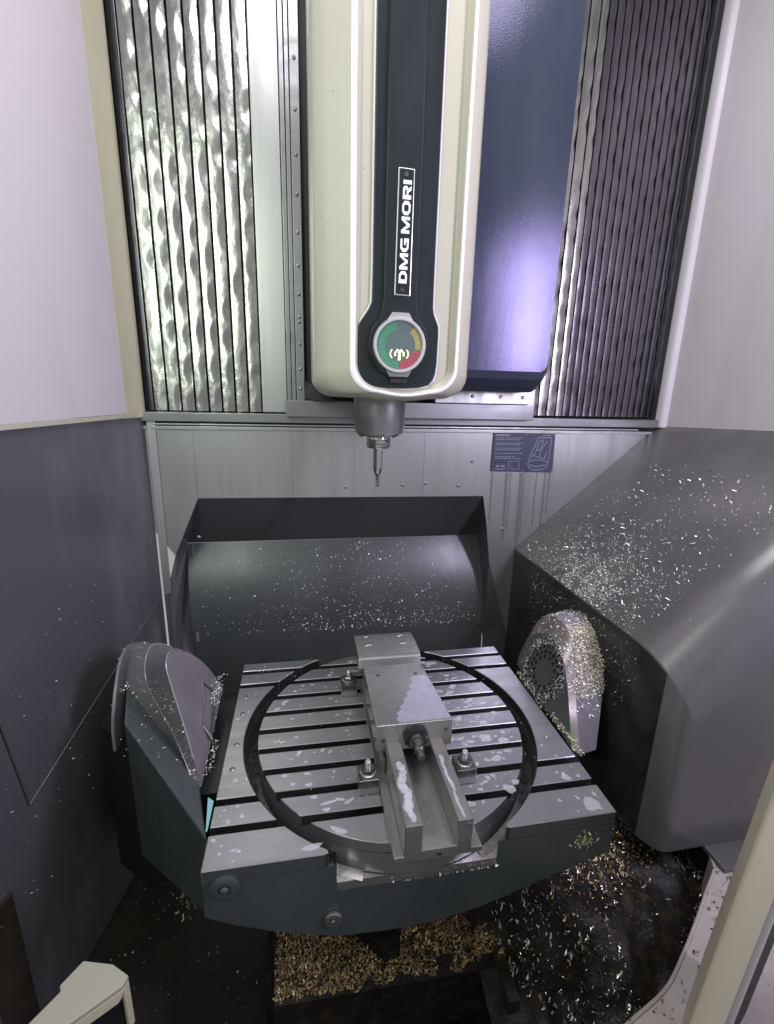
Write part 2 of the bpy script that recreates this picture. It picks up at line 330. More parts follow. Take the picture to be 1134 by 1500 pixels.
for pts in ([(.815,.548),(.822,.585),(.835,.612),(.846,.648),(.900,.648),(.898,.585),(.893,.540),(.875,.529),(.832,.529),(.815,.548)],
            [(.828,.575),(.846,.602),(.852,.635),(.868,.640),(.862,.603),(.876,.622),(.884,.636)],[(.846,.602),(.862,.603),(.858,.575),(.880,.570),(.886,.600)],
            [(.820,.560),(.845,.567),(.880,.563),(.894,.556)],[(.824,.548),(.850,.540),(.888,.548)],[(.830,.585),(.858,.575)],[(.864,.655),(.88,.658),(.896,.655)]): ln(pts)
b.build('printed_drawing', placp, pl)
for x, z in ((.679,.659),(.909,.656),(.678,.530),(.913,.524),(.800,.660),(.798,.527)):
    MB().lathe([(.003,0),(.003,.0015),(.0015,.0025)], (x,1.5945,z), (0,-1,0), 10).build('screw', rail, pl, smooth=True)

# ================================================================== WAY COVERS
def slat(x0, x1, z0, z1, y, m, parent, amp, per, seed, nx=14, nz=300, side=1, tilt=.0015):
    V = []; F = []; w = x1 - x0
    rr = random.Random(seed); dents = []
    z = z0 + rr.uniform(-.02, .02) - .035*((seed*.37) % 1)
    while z < z1:
        L = per*rr.uniform(.8, 1.15); dents.append((z + L/2, L*rr.uniform(.40, .50), w*rr.uniform(.5, .8), rr.choice((1, 1, 1, .7, .35, .1)))); z += L*rr.uniform(1.0, 1.15)
    for j in range(nz + 1):
        zz = z0 + (z1 - z0)*j/nz
        for i in range(nx + 1):
            u = i/nx; x = x0 + w*u
            d = 0.
            for (c, hl, hw, a) in dents:
                tz = (zz - c)/hl
                if abs(tz) < 1.2:
                    tx = ((1-u if side > 0 else u)*w)/hw; e = 1 - math.sqrt(tz*tz + tx*tx)
                    d += a*(math.sqrt(e*e + .004) + e)*.5
            d = amp*d + amp*.26*noise.noise((x*18 + seed*7.1, seed*3.3, zz*9)) + amp*.09*noise.noise((x*60, seed*5.3, zz*46)) + amp*.035*noise.noise((x*160, seed*2.3, zz*120))
            crown = .0010*math.sin(PI*u)
            V.append((x, y - crown + d + tilt*u*side, zz))
    for j in range(nz):
        for i in range(nx): a = j*(nx+1)+i; F.append((a, a+1, a+nx+2, a+nx+1))
    # folded edges going back
    n0 = len(V)
    for j in range(nz + 1): V.append((x0+.001, y+.02, z0 + (z1-z0)*j/nz))
    for j in range(nz + 1): V.append((x1-.001, y+.02, z0 + (z1-z0)*j/nz))
    for j in range(nz):
        a = j*(nx+1); F.append((n0+j, a, a+nx+1, n0+j+1)); a += nx; F.append((a, n0+nz+1+j, n0+nz+2+j, a+nx+1))
    return mesh('slat', V, F, m, parent, smooth=True, angle=60)
wc = thing('way_cover', (-.3,1.62,.72), 'left shiny telescopic way cover of wavy vertical steel slats', 'way cover')
xs = -.468; wd = .0418
for i in range(8):
    slat(xs + i*wd + .0035, xs + (i+1)*wd - .0035, .722, 2.3, 1.622, bellow, wc, .0052, .098, 11 + i)
for i, (a, c) in enumerate(((-.520,-.497),(-.494,-.470))):
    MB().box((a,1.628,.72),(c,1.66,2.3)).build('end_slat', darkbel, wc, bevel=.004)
MB().box((-.54,1.662,.718),(-.13,1.668,2.3)).build('backing_sheet', pitchm, wc)
wc2 = thing('way_cover', (1.08,1.62,.72), 'right shadowed telescopic way cover of fine dark vertical slats', 'way cover')
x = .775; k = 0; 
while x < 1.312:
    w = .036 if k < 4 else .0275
    slat(x + .002, x + w - .002, .726, 2.3, 1.620 + .0006*k, bellow if k < 5 else darkbel, wc2, .0050 if k < 4 else .0030, .080, 61 + k, nx=8, nz=140, side=1)  # later slats take a darker steel copy, lack of light put into colour
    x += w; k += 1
MB().box((.765,1.670,.722),(1.335,1.676,2.3)).build('backing_sheet', pitchm, wc2)

# ================================================================== Y CARRIAGE BACKING (strips left of the head)
cr = thing('carriage_plate', (.35,1.56,.71), 'flat steel carriage plate behind the spindle head with screwed edge strips', 'machine plate')
MB().box((-.131,1.606,.722),(-.052,1.66,2.3)).build('strip', stain, cr, bevel=.002)
MB().box((-.050,1.594,.735),(-.036,1.66,2.3)).build('strip', rail, cr, bevel=.002)
MB().box((-.034,1.582,.760),(-.022,1.66,2.3)).build('strip', rail, cr, bevel=.0015)
MB().box((-.020,1.574,.762),(.006,1.66,2.3)).build('strip', rail, cr, bevel=.0015)
MB().box((.009,1.60,.762),(.78,1.66,2.3)).build('backing', pitchm, cr)
for z in (.80,.86,.935,1.0,1.015,1.08,1.16,1.25,1.35,1.45,1.56,1.68): MB().lathe([(.0055,0),(.005,.003),(.002,.0045)], (-.007,1.574,z), (0,-1,0), 10).build('screw', rail, cr, smooth=True)
MB().box((-.056,1.540,.712),(.792,1.60,.764)).build('bracket', rail, cr, bevel=.003)
MB().box((.43,1.530,.765),(.765,1.60,.812)).build('bracket', stain, cr, bevel=.003)
MB().box((.768,1.56,.722),(.80,1.66,1.0)).build('strip', stain, cr, bevel=.002)
for x in (.47,.56,.66,.74): MB().lathe([(.006,0),(.006,.003),(.003,.005)], (x,1.53,.79), (0,-1,0), 10).build('screw', rail, cr, smooth=True)
MB().add([(.004,1.53,.80),(.06,1.46,.765),(.10,1.46,.765),(.10,1.59,.765),(.004,1.59,.765),(.004,1.59,.83),(.004,1.53,.83)], [(0,1,2,3,4),(0,4,5,6),(0,6,5,3,2,1)]).build('wiper', darkg, cr)

# ================================================================== SPINDLE HEAD
hd = thing('spindle_head', (.208,1.3,.76), 'cream and black spindle head hanging above the table with round status dial', 'spindle head')
ZT = 2.2
def U(xl, xr, zb, y, rx, rz, ztop=ZT, n=10, sag=0., yb=None):
    """U outline: down the left, round the bottom, up the right"""
    pts = [(xl, y, ztop), (xl, y, (ztop+zb)/2), (xl, y, zb + rz*1.6)]
    for i in range(n+1):
        t = PI/2*i/n; pts.append((xl + rx*(1-math.cos(t)), y, zb + sag + rz - rz*math.sin(t)))
    for i in range(1, 6): 
        f = i/6; pts.append((xl+rx + (xr-xl-2*rx)*f, y, zb + sag - sag*math.sin(PI*f)))
    for i in range(n+1):
        t = PI/2*(1 - i/n); pts.append((xr - rx*(1-math.cos(t)), y, zb + sag + rz - rz*math.sin(t)))
    pts += [(xr, y, zb + rz*1.6), (xr, y, (ztop+zb)/2), (xr, y, ztop)]
    return pts
rings = [U(.026,.408,.792,1.50,.05,.035), U(.026,.404,.782,1.22,.05,.036), U(.0265,.402,.777,1.165,.055,.04,sag=.010), U(.034,.397,.776,1.138,.06,.05,sag=.012), U(.060,.386,.778,1.118,.065,.055,sag=.012), U(.106,.360,.787,1.1005,.065,.055,sag=.008),
         U(.109,.357,.789,1.0985,.064,.055,sag=.008), U(.117,.353,.794,1.0985,.062,.055,sag=.007), U(.120,.350,.797,1.101,.061,.055,sag=.007), U(.124,.346,.801,1.111,.058,.055,sag=.006), U(.127,.342,.804,1.114,.056,.052,sag=.006)]
m_ = MB().loft(rings, False, False)
nU = len(rings[0]); m_.fm = [1 if 5*(nU-1) <= i < 7*(nU-1) else 0 for i in range(len(m_.F))]  # ridge faces coloured white as their glossy highlight
m_.build('cover', [cream, trimw], hd, smooth=True, angle=40)
# black inlay panel, widening at the dial
def inlay(y, g=0., gz=0.):
    L = [(.157+g,ZT),(.157+g,1.3),(.157+g,1.05),(.156+g,.992),(.150+g,.978),(.132+g,.952),(.127+g,.942),(.1262+g,.925),(.1265+g,.86),(.129+g,.838+gz),(.137+g,.822+gz),(.152+g*.6,.812+gz),(.18,.808+gz),(.21,.8065+gz)]
    R_ = [(.236,.8065+gz),(.27,.809+gz),(.292-g*.6,.815+gz),(.303-g,.826+gz),(.3085-g,.842+gz),(.311-g,.865),(.312-g,.925),(.311-g,.945),(.306-g,.957),(.299-g,.972),(.2965-g,.985),(.296-g,1.05),(.296-g,1.3),(.296-g,ZT)]
    return [(x, y, z) for x, z in L + R_]
MB().loft([U(.127,.342,.804,1.114,.056,.052,sag=.006), [(x, 1.116, z) for x, y, z in U(.128,.341,.805,1.116,.055,.05,sag=.006)]], False, False).build('recess_lip', cream, hd, smooth=True)
mesh('recess_floor', U(.12,.35,.80,1.1165,.056,.052,sag=.006), [tuple(range(len(U(.12,.35,.80,1.116,.056,.052))))], cream, hd)
MB().loft([inlay(1.118), inlay(1.1085), inlay(1.1055, .002, .002)], False, False).build('inlay_rim', gloss, hd, smooth=True, angle=50)
MB().tube([(x, 1.1155, z) for x, y, z in inlay(1.118, -.002, -.002)], .0026, 6).build('inlay_trim', trimw, hd, smooth=True)
def fillpoly(name, pts, m, parent, **k):
    n = len(pts)//2; F = [(i, i+1, 2*n-2-i, 2*n-1-i) for i in range(n-1)]
    return mesh(name, pts, F, m, parent, **k)
fillpoly('inlay_panel', inlay(1.1055, .002, .002), gloss, hd)
# raised centre spine with a collar round the dial
cx, cz, R0 = .2175, .9, .070
def spine(y, g=0.):
    L = [(.180+g,ZT),(.180+g,1.4),(.180+g,1.1),(.180+g,1.0),(.178+g,.985)]
    a0 = math.radians(128)
    arc = [(cx + (R0-g)*math.cos(t), cz + (R0+.006-g)*math.sin(t)) for t in np.linspace(a0, math.radians(232), 14)]
    foot = [(.186+g*.5,.838+g),(.192+g*.5,.828+g),(.2175,.826+g)]
    Lp = L + arc + foot
    Rp = [(2*cx - x + (.001 if z > 1 else 0), z) for x, z in Lp[::-1]]
    return [(x, y, z) for x, z in Lp + Rp]
MB().loft([spine(1.1055), spine(1.0985), spine(1.0965, .003)], False, False).build('spine_rim', gloss, hd, smooth=True, angle=50)
fillpoly('spine', spine(1.0965, .003), gloss, hd)
# name plate
npl = MB().prism([(.2025,1.005),(.2385,1.004),(.2395,1.249),(.2045,1.250)], 1, 1.0925, 1.0975).build('name_plate', chromem, hd, bevel=.0015)
MB().prism([(.2050,1.0075),(.2360,1.0065),(.2370,1.2465),(.2070,1.2475)], 1, 1.0915, 1.0935).build('plate_field', gloss, npl)
for z in (1.016,1.238): MB().lathe([(.0045,0),(.0045,.0006)], (.2205 + (z-1.12)*.006,1.0915,z), (0,-1,0), 12).build('plate_dot', bolt_m, npl)
def letter(ch):
    t = .32   # stroke; boxes as quads in a 1 x 1 cell, W = width
    Q = lambda *p: list(p)
    if ch == 'I': return .30, [Q((0,0),(.30,0),(.30,1),(0,1))]
    if ch == 'D': return 1.0, [Q((0,0),(t,0),(t,1),(0,1)), Q((t,0),(.72,0),(.62,.22),(t,.22)), Q((t,.78),(.62,.78),(.72,1),(t,1)), Q((.72,0),(1,.26),(.72,.34),(.62,.22)), Q((1,.26),(1,.74),(.72,.66),(.72,.34)), Q((.62,.78),(.72,.66),(1,.74),(.72,1))]
    if ch == 'O': return 1.08, [Q((0,.26),(.28,.34),(.28,.66),(0,.74)), Q((0,.26),(.28,0),(.38,.22),(.28,.34)), Q((.28,0),(.80,0),(.70,.22),(.38,.22)), Q((.80,0),(1.08,.26),(.80,.34),(.70,.22)), Q((1.08,.26),(1.08,.74),(.80,.66),(.80,.34)), Q((.70,.78),(.80,.66),(1.08,.74),(.80,1)), Q((.28,1),(.38,.78),(.70,.78),(.80,1)), Q((0,.74),(.28,.66),(.38,.78),(.28,1))]
    if ch == 'G': return 1.06, [Q((0,.26),(.28,.34),(.28,.66),(0,.74)), Q((0,.26),(.28,0),(.38,.22),(.28,.34)), Q((.28,0),(1.06,0),(.79,.22),(.38,.22)), Q((.79,.22),(1.06,0),(1.06,.56),(.79,.56)), Q((.55,.38),(.79,.38),(.79,.56),(.55,.56)), Q((.28,1),(.38,.78),(1.02,.78),(1.02,1)), Q((0,.74),(.28,.66),(.38,.78),(.28,1))]
    if ch == 'M': return 1.30, [Q((0,0),(.26,0),(.26,1),(0,1)), Q((1.04,0),(1.30,0),(1.30,1),(1.04,1)), Q((.26,1),(.26,.62),(.53,0),(.65,.34)), Q((1.04,1),(.65,.34),(.77,0),(1.04,.62)), Q((.53,0),(.77,0),(.65,.34))]
    if ch == 'R': return 1.02, [Q((0,0),(t,0),(t,1),(0,1)), Q((t,.78),(.70,.78),(.84,1),(t,1)), Q((t,.34),(.78,.36),(.70,.55),(t,.55)), Q((.70,.55),(.78,.36),(1.0,.52),(1.0,.84),(.84,1),(.70,.78)), Q((.70,0),(1.02,0),(.80,.38),(.50,.36))]
b = MB(); adv = 0.; tot = []
for ch in 'DMG MORI':
    if ch == ' ': adv += .26; continue
    w, qs = letter(ch)
    for qd in qs: tot.append([(adv + u, v) for u, v in qd])
    adv += w + .12
adv -= .12
for qd in tot:
    n_ = len(qd); W3 = [(.2288 - v*.0180 + .0045*u/adv, z_y, 1.029 + u/adv*.198) for z_y in (1.0912, 1.0916) for u, v in qd]
    b.add(W3, [tuple(range(n_)), tuple(range(n_, 2*n_))[::-1]] + [(i, (i+1) % n_, n_ + (i+1) % n_, n_ + i) for i in range(n_)])
b.build('lettering', whitep, npl)
# status dial
y0 = 1.0965
ringo = MB().lathe([(.0605,0),(.0610,.006),(.0585,.0105),(.0540,.0105),(.0515,.006),(.0515,0)], (cx,y0,cz), (0,-1,0), 48, caps=False).build('dial_ring', chromem, hd, smooth=True, angle=50)
MB().add([(cx-.030,y0-.004,cz+.053),(cx+.030,y0-.004,cz+.053),(cx+.019,y0-.0085,cz+.069),(cx-.019,y0-.0085,cz+.069),(cx-.019,y0,cz+.070),(cx+.019,y0,cz+.070)], [(0,1,2,3),(3,2,5,4)]).build('ring_crest', chromem, ringo)
MB().add([(cx-.032,y0-.004,cz-.050),(cx+.032,y0-.004,cz-.050),(cx+.022,y0-.006,cz-.068),(cx-.022,y0-.006,cz-.068),(cx-.020,y0,cz-.071),(cx+.020,y0,cz-.071)], [(0,1,2,3),(3,2,5,4)]).build('ring_foot', rail, ringo)
MB().box((cx-.020,y0-.004,cz-.083),(cx+.020,y0+.001,cz-.072)).build('foot_slot', pitchm, ringo, bevel=.002)
dial = MB().lathe([(.0515,.0),(.0515,.004),(.030,.0048)], (cx,y0,cz), (0,-1,0), 40).build('dial', glassm, hd, smooth=True, angle=60)
def arc(name, r0, r1, a0, a1, m, n, fill, y):
    b = MB()
    for i in range(n):
        s = a0 + (a1-a0)*i/n; e = s + (a1-a0)/n*fill; st = 2
        for k in range(st):
            t0 = math.radians(s + (e-s)*k/st); t1 = math.radians(s + (e-s)*(k+1)/st)
            b.add([(cx+r0*math.cos(t0),y,cz+r0*math.sin(t0)),(cx+r1*math.cos(t0),y,cz+r1*math.sin(t0)),(cx+r1*math.cos(t1),y,cz+r1*math.sin(t1)),(cx+r0*math.cos(t1),y,cz+r0*math.sin(t1))], [(0,1,2,3)])
    return b.build(name, m, dial)
yd = y0 - .0052
arc('green_scale', .034, .050, 268, 100, gled, 34, .70, yd); arc('red_scale', .034, .050, 274, 345, rled, 14, .72, yd); arc('yellow_scale', .036, .050, 350, 412, yled, 15, .55, yd)
b = MB(); zc = cz - .020
b.add([(cx-.003,yd,zc-.012),(cx+.003,yd,zc-.012),(cx+.003,yd,zc+.010),(cx-.003,yd,zc+.010)], [(0,1,2,3)])
b.add([(cx-.011,yd,zc+.004),(cx-.007,yd,zc+.004),(cx-.002,yd,zc+.012),(cx-.006,yd,zc+.012)], [(0,1,2,3)]); b.add([(cx+.011,yd,zc+.004),(cx+.007,yd,zc+.004),(cx+.002,yd,zc+.012),(cx+.006,yd,zc+.012)], [(0,1,2,3)])
b.add([(cx-.012,yd,zc-.003),(cx-.008,yd,zc-.003),(cx-.008,yd,zc+.006),(cx-.012,yd,zc+.006)], [(0,1,2,3)]); b.add([(cx+.008,yd,zc-.003),(cx+.012,yd,zc-.003),(cx+.012,yd,zc+.006),(cx+.008,yd,zc+.006)], [(0,1,2,3)])
for s in (-1, 1):
    for k in range(6):
        t0 = math.radians(-42 + 14*k); t1 = t0 + math.radians(14); f = lambda r, t: (cx + s*(.004 + r*math.cos(t)), yd, zc + .002 + r*math.sin(t)*.8)
        b.add([f(.0155,t0), f(.0185,t0), f(.0185,t1), f(.0155,t1)], [(0,1,2,3)])
b.build('dial_symbol', sled, dial)
# slate blue side cover on the right
def rr_(xl, xr, zb, y, r):
    pts = [(xl,y,ZT),(xl,y,zb+r)] ; n = 6
    pts = [(xl, y, ZT), (xl, y, zb)]
    for i in range(n+1):
        t = -PI/2 + PI/2*i/n; pts.append((xr - r + r*math.cos(t), y, zb + r + r*math.sin(t)))
    pts.append((xr, y, ZT)); return pts
rg = [rr_(.38,.752,.866,1.395,.030), rr_(.38,.750,.845,1.402,.032), rr_(.38,.752,.822,1.425,.035), rr_(.38,.756,.806,1.46,.035), rr_(.38,.760,.806,1.56,.035)]
rg = [[(x if x < .5 else x + (z-.84)*.0, y, z) for x, y, z in r] for r in rg]
rg[0] = [(x if i < 2 else x-.006, y, max(z,.868) if i else z) for i, (x, y, z) in enumerate(rg[0])]
MB().loft(rg, True, True).build('side_cover', blueb, hd, smooth=True, angle=12)
# spindle nose
MB().lathe([(.072,.04),(.0715,0),(.0705,-.045),(.0665,-.062),(.0665,-.066),(.060,-.067)], (.208,1.3,.752), (0,0,1), 48).build('spindle_nose', rail, hd, smooth=True, angle=40)
MB().lathe([(.059,0),(.059,-.006),(.045,-.0065)], (.206,1.3,.6855), (0,0,1), 40).build('nose_ring', bolt_m, hd, smooth=True, angle=40)
for k in range(6):
    a = PI/3*k + .3; MB().lathe([(.005,0),(.005,-.0035)], (.206+.052*math.cos(a),1.3+.052*math.sin(a),.679), (0,0,1), 8).build('nose_screw', bolt_m, hd)
# tool holder + drill (held by the spindle)
tl = thing('tool_holder', (.206,1.3,.533), 'slim steel tool holder with twist drill pointing down from the spindle', 'tool holder')
MB().lathe([(.030,.679),(.0315,.676),(.0315,.668),(.027,.665),(.027,.658),(.0315,.655),(.0315,.647),(.029,.644),(.016,.6435)], (.206,1.3,0), (0,0,1), 40).build('flange', holdm, tl, smooth=True, angle=40)
for s in (-1, 1): MB().box((.206+s*.029-.003,1.3-.008,.6455),(.206+s*.029+.004,1.3+.004,.6765)).build('drive_key', bolt_m, tl)
MB().lathe([(.0135,.6436),(.0132,.590),(.0130,.583),(.0085,.572),(.0075,.571)], (.206,1.3,0), (0,0,1), 32).build('shank', holdm, tl, smooth=True, angle=40)
MB().lathe([(.0085,.5725),(.0085,.568),(.005,.565)], (.206,1.3,0), (0,0,1), 24).build('collet', bolt_m, tl, smooth=True, angle=40)
rings = []
for k in range(28):
    h = k/27; z = .566 - .036*h; rot = h*4*PI; ring = []; r_ = .0052*(1 if h < .93 else (1-h)/.07 + .05)
    for i in range(12):
        t = 2*PI*i/12; rr = r_*(1 - .38*max(0, math.cos(2*t))**2); ring.append((.206 + rr*math.cos(t+rot), 1.3 + rr*math.sin(t+rot), z))
    rings.append(ring)
MB().loft(rings).build('drill_bit', bolt_m, tl, smooth=True)

# ================================================================== TABLE CRADLE
cr_ = thing('table_cradle', (.2,.96,-.3), 'teal grey swivelling table cradle with slotted steel corner plates', 'machine table')
cxp, cyp, RG, RP = .198, .966, .350, .318
SL = [.727,.790,.853,.916,.979,1.042,1.105,1.168,1.231]; SW = .0082
XL, XR, YF, YB = -.188, .600, .651, 1.276
def side_block(sgn, y0, y1, z0, z1, n=14, mi_front=None, rim=0.):
    """piece of the table between the outer edge and the round opening"""
    xe = XL if sgn < 0 else XR
    ys = np.linspace(y0, y1, n)
    inner = []
    for y in ys:
        d = RG**2 - (y-cyp)**2; inner.append((cxp + sgn*math.sqrt(max(d, 0)), y))
    poly = [(xe, y0)] + inner + [(xe, y1)]
    return poly
bands = [YF] + SL + [YB]
cm = []
for sgn in (-1, 1):
    # lower block in teal with a hole
    for (a, c) in ((YF+.001, .80), (.80, 1.12), (1.12, YB-.001)):
        po = side_block(sgn, a, c, -.09, -.03, 18)
        po[0] = (po[0][0]+ (-sgn)*.001, po[0][1]); po[-1] = (po[-1][0] + (-sgn)*.001, po[-1][1])
        MB().prism(po, 2, -.092, -.0305).build('plate_base', teal, cr_)
    segs = [(YF, SL[0]-SW), (SL[0]+SW, SL[1]-SW), (SL[1]+SW, SL[7]-SW), (SL[7]+SW, SL[8]-SW), (SL[8]+SW, YB)]
    for (a, c) in segs:
        po = side_block(sgn, a, c, -.03, 0, 26 if c-a > .2 else 8)
        if a == YF: po = [po[0], (cxp + sgn*.176, YF), (cxp + sgn*.168, YF+.003)] + [(x_, y_) for x_, y_ in po[1:] if y_ > YF + .008]
        if c == YB: po = [(x_, y_) for x_, y_ in po[:-1] if y_ < YB - .008] + [(cxp + sgn*.164, YB-.003), (cxp + sgn*.172, YB), po[-1]]
        if c == YB and False: pass
        b = MB().prism(po, 2, -.030, 0.)
        # front faces of the first plates carry the paint
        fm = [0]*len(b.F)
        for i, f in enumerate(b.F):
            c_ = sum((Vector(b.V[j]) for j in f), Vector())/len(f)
            if not (abs(c_.z) < 1e-4) : fm[i] = 2  # slot and ring side walls coloured near-black for the shade inside
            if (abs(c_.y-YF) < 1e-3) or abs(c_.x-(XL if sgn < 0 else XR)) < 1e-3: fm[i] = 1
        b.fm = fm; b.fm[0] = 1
        b.build('table_plate', [steel, teal, guard_shadem], cr_, bevel=.0016, seg=1)
for x, y in ((-.166,1.118),(-.166,1.052),(-.167,.945),(-.166,.872)):
    MB().lathe([(.0065,0),(.0065,.0008),(.0045,.0022),(.0015,.0026)], (x,y,0), (0,0,1), 14).build('plate_screw', rail, cr_, smooth=True)
# body below: arc-bottomed front, extruded back
arcb = [(-.188,-.092),(-.188,-.105),(-.135,-.135),(-.073,-.164),(-.01,-.188),(.052,-.204),(.12,-.211),(.185,-.2125),(.25,-.207),(.324,-.193),(.38,-.176),(.436,-.156),(.50,-.134),(.566,-.112),(.600,-.102),(.600,-.092)]
rg = [[(x, YF+.001, z) for x, z in arcb], [(x, YF+.05, z - .012) for x, z in arcb], [(x, YF+.16, z - .03 if z < -.093 else z) for x, z in arcb], [(x, YB-.05, z-.02 if z < -.093 else z) for x, z in arcb]]
for r in rg: r[0] = (r[0][0], r[0][1], -.092); r[-1] = (r[-1][0], r[-1][1], -.092)
MB().loft(rg).build('body', teal, cr_, smooth=True, angle=40)
MB().prism([(.012,.6525),(.388,.6525),(.40,.80),(.0,.80)], 2, -.0915, -.0725).build('ledge', [vise_m, teal], cr_)
for (x, z, r1) in ((-.150,-.040,.026),(.036,-.155,.017)):
    pg = MB().lathe([(r1,0),(r1,.004),(r1*.85,.006),(r1*.42,.006),(r1*.4,.003),(0.001,.003)], (x,YF,z), (0,-1,0), 32).build('plug', teal if r1 > .02 else rail, cr_, smooth=True, angle=35)
    MB().lathe([(r1*.3,.002),(r1*.3,.008),(r1*.15,.009)], (x,YF,z), (0,-1,0), 6).build('plug_screw', rail, pg)
# ring groove: outer wall and floor with stepped inner rim
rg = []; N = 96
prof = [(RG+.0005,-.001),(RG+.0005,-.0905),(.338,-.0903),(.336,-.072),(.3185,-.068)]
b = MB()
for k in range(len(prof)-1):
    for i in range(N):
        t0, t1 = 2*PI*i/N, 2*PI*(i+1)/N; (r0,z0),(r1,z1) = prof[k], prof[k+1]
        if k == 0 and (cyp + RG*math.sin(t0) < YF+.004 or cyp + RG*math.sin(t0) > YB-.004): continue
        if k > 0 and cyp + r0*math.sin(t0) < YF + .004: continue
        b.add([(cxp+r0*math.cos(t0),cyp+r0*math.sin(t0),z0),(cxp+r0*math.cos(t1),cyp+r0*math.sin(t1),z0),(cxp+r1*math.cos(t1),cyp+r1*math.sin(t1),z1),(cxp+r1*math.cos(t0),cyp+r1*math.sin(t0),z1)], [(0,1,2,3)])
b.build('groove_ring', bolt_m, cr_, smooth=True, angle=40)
# left arm
b = MB()
P1, P2, P3, P4, P5 = (-.189,.715,-.002), (-.402,.955,.078), (-.445,1.10,.080), (-.40,1.15,.050), (-.20,1.15,-.002)
low = lambda p, z: (p[0], p[1], z)
shelf = [P1, P2, P3, (-.46,1.26,.06), (-.245,.90,.0)]
b.add(shelf + [(-.189,.66,-.11),(-.402,.955,-.30),(-.46,1.10,-.32),(-.46,1.26,-.25),(-.245,.90,-.25)],
      [(0,1,2,3,4),(0,5,6,1),(1,6,7,2),(2,7,8,3),(3,8,9,4),(5,9,8,7,6),(0,4,9,5)])
b.add([(-.189,.70,-.10),(-.25,.76,-.155),(-.33,.87,-.235),(-.402,.955,-.295),(-.35,1.05,-.31),(-.15,.95,-.24),(-.12,.80,-.16)], [(0,1,2,3,4,5,6)])
b.build('arm', teal, cr_, bevel=.006, seg=3)
MB().add([(-.203,.802,.004),(-.1905,.792,.003),(-.1905,.728,.002),(-.1930,.724,.002)], [(0,1,2,3)]).build('sealing_tape', mat('turquoise_tape', (.22,.45,.47), .4), cr_)
def smoothring(pts, n):
    pts = [Vector(p) for p in pts]; out = []; m = len(pts)
    for i in range(n):
        t = i/(n-1)*(m-1); k = min(int(t), m-2); f = t-k
        p0, p1, p2, p3 = pts[max(k-1,0)], pts[k], pts[k+1], pts[min(k+2,m-1)]
        out.append(.5*((2*p1) + (p2-p0)*f + (2*p0-5*p1+4*p2-p3)*f*f + (3*p1-p0-3*p2+p3)*f**3))
    return out
face = [(-.224,.838,-.004),(-.265,.908,.090),(-.297,.954,.160),(-.313,.985,.196),(-.316,1.025,.203),(-.308,1.066,.186),(-.281,1.125,.124),(-.255,1.150,.066),(-.230,1.150,.010)]
band = [(-.240,.846,-.004),(-.290,.925,.048),(-.340,.990,.085),(-.385,1.060,.110),(-.395,1.105,.148),(-.385,1.150,.158),(-.340,1.175,.122),(-.290,1.190,.066),(-.25,1.190,.010)]
outer = [(-.300,.960,-.004),(-.370,1.01,.040),(-.430,1.075,.062),(-.455,1.120,.095),(-.462,1.170,.125),(-.455,1.215,.130),(-.42,1.24,.10),(-.36,1.24,.05),(-.30,1.24,.0)]
cap = thing  # readable alias
face = [(-.225-.45*z, y, z) for x, y, z in face]
fa, ba, ou = smoothring(face, 33), smoothring(band, 33), smoothring(outer, 33)
mid = [f.lerp(g, .12) + (g-f).normalized()*0 for f, g in zip(fa, ba)]
b = MB().loft([fa, mid, ba], False, False).loft([ba, ou], False, False)
n = len(fa); b.add(fa, [tuple(range(n))])
b.build('bearing_cap', capm, cr_, smooth=True, angle=22)
def flip(p): return p
b = MB()
bead = mat('lit_edge_paint', (.34,.31,.33), .3, .3)
for q_ in (fa[2:24], ba[1:24]): MB().tube([p + Vector((.0002,0,.0002)) for p in q_], .0013, 6).build('edge_glint', bead, cr_, smooth=True)  # pale beads draw the lit chamfer edges and their chip deposit
fl = smoothring([(-.446,1.00,-.03),(-.447,1.01,.035),(-.450,1.06,.105),(-.452,1.118,.148),(-.452,1.19,.142),(-.450,1.26,.09),(-.448,1.30,.03),(-.446,1.31,-.03)], 30)
b = MB().loft([fl, [p + Vector((-.006,0,0)) for p in fl]], False, False); b.add(fl, [tuple(range(30))]); b.build('bearing_flange', capm, cr_, smooth=True, angle=30)
MB().prism([(-.418,1.02),(-.418,1.30),(-.520,1.42),(-.520,1.10)], 2, -.48, -.035).build('arm_gap_shade', pitchm, cr_)  # black block stands in for the shade between arm and wall
# cover on the left cap: small rectangular lid by the table
MB().add([(-.226,.978,.020),(-.236,1.075,.032),(-.232,1.078,.026),(-.221,.980,.012)], [(0,1,2,3)]).build('lid', rail, cr_)
MB().tube([(-.222,.955,.012),(-.240,.968,.040),(-.262,1.075,.085),(-.243,1.095,.045)], .0032, 8).build('lid_frame', rail, cr_, smooth=True)
MB().box((-.32,.86,-.20),(-.1905,1.25,-.045)).build('arm_gap_shade', guard_shadem, cr_)  # dark block put in as the shade between cap and table
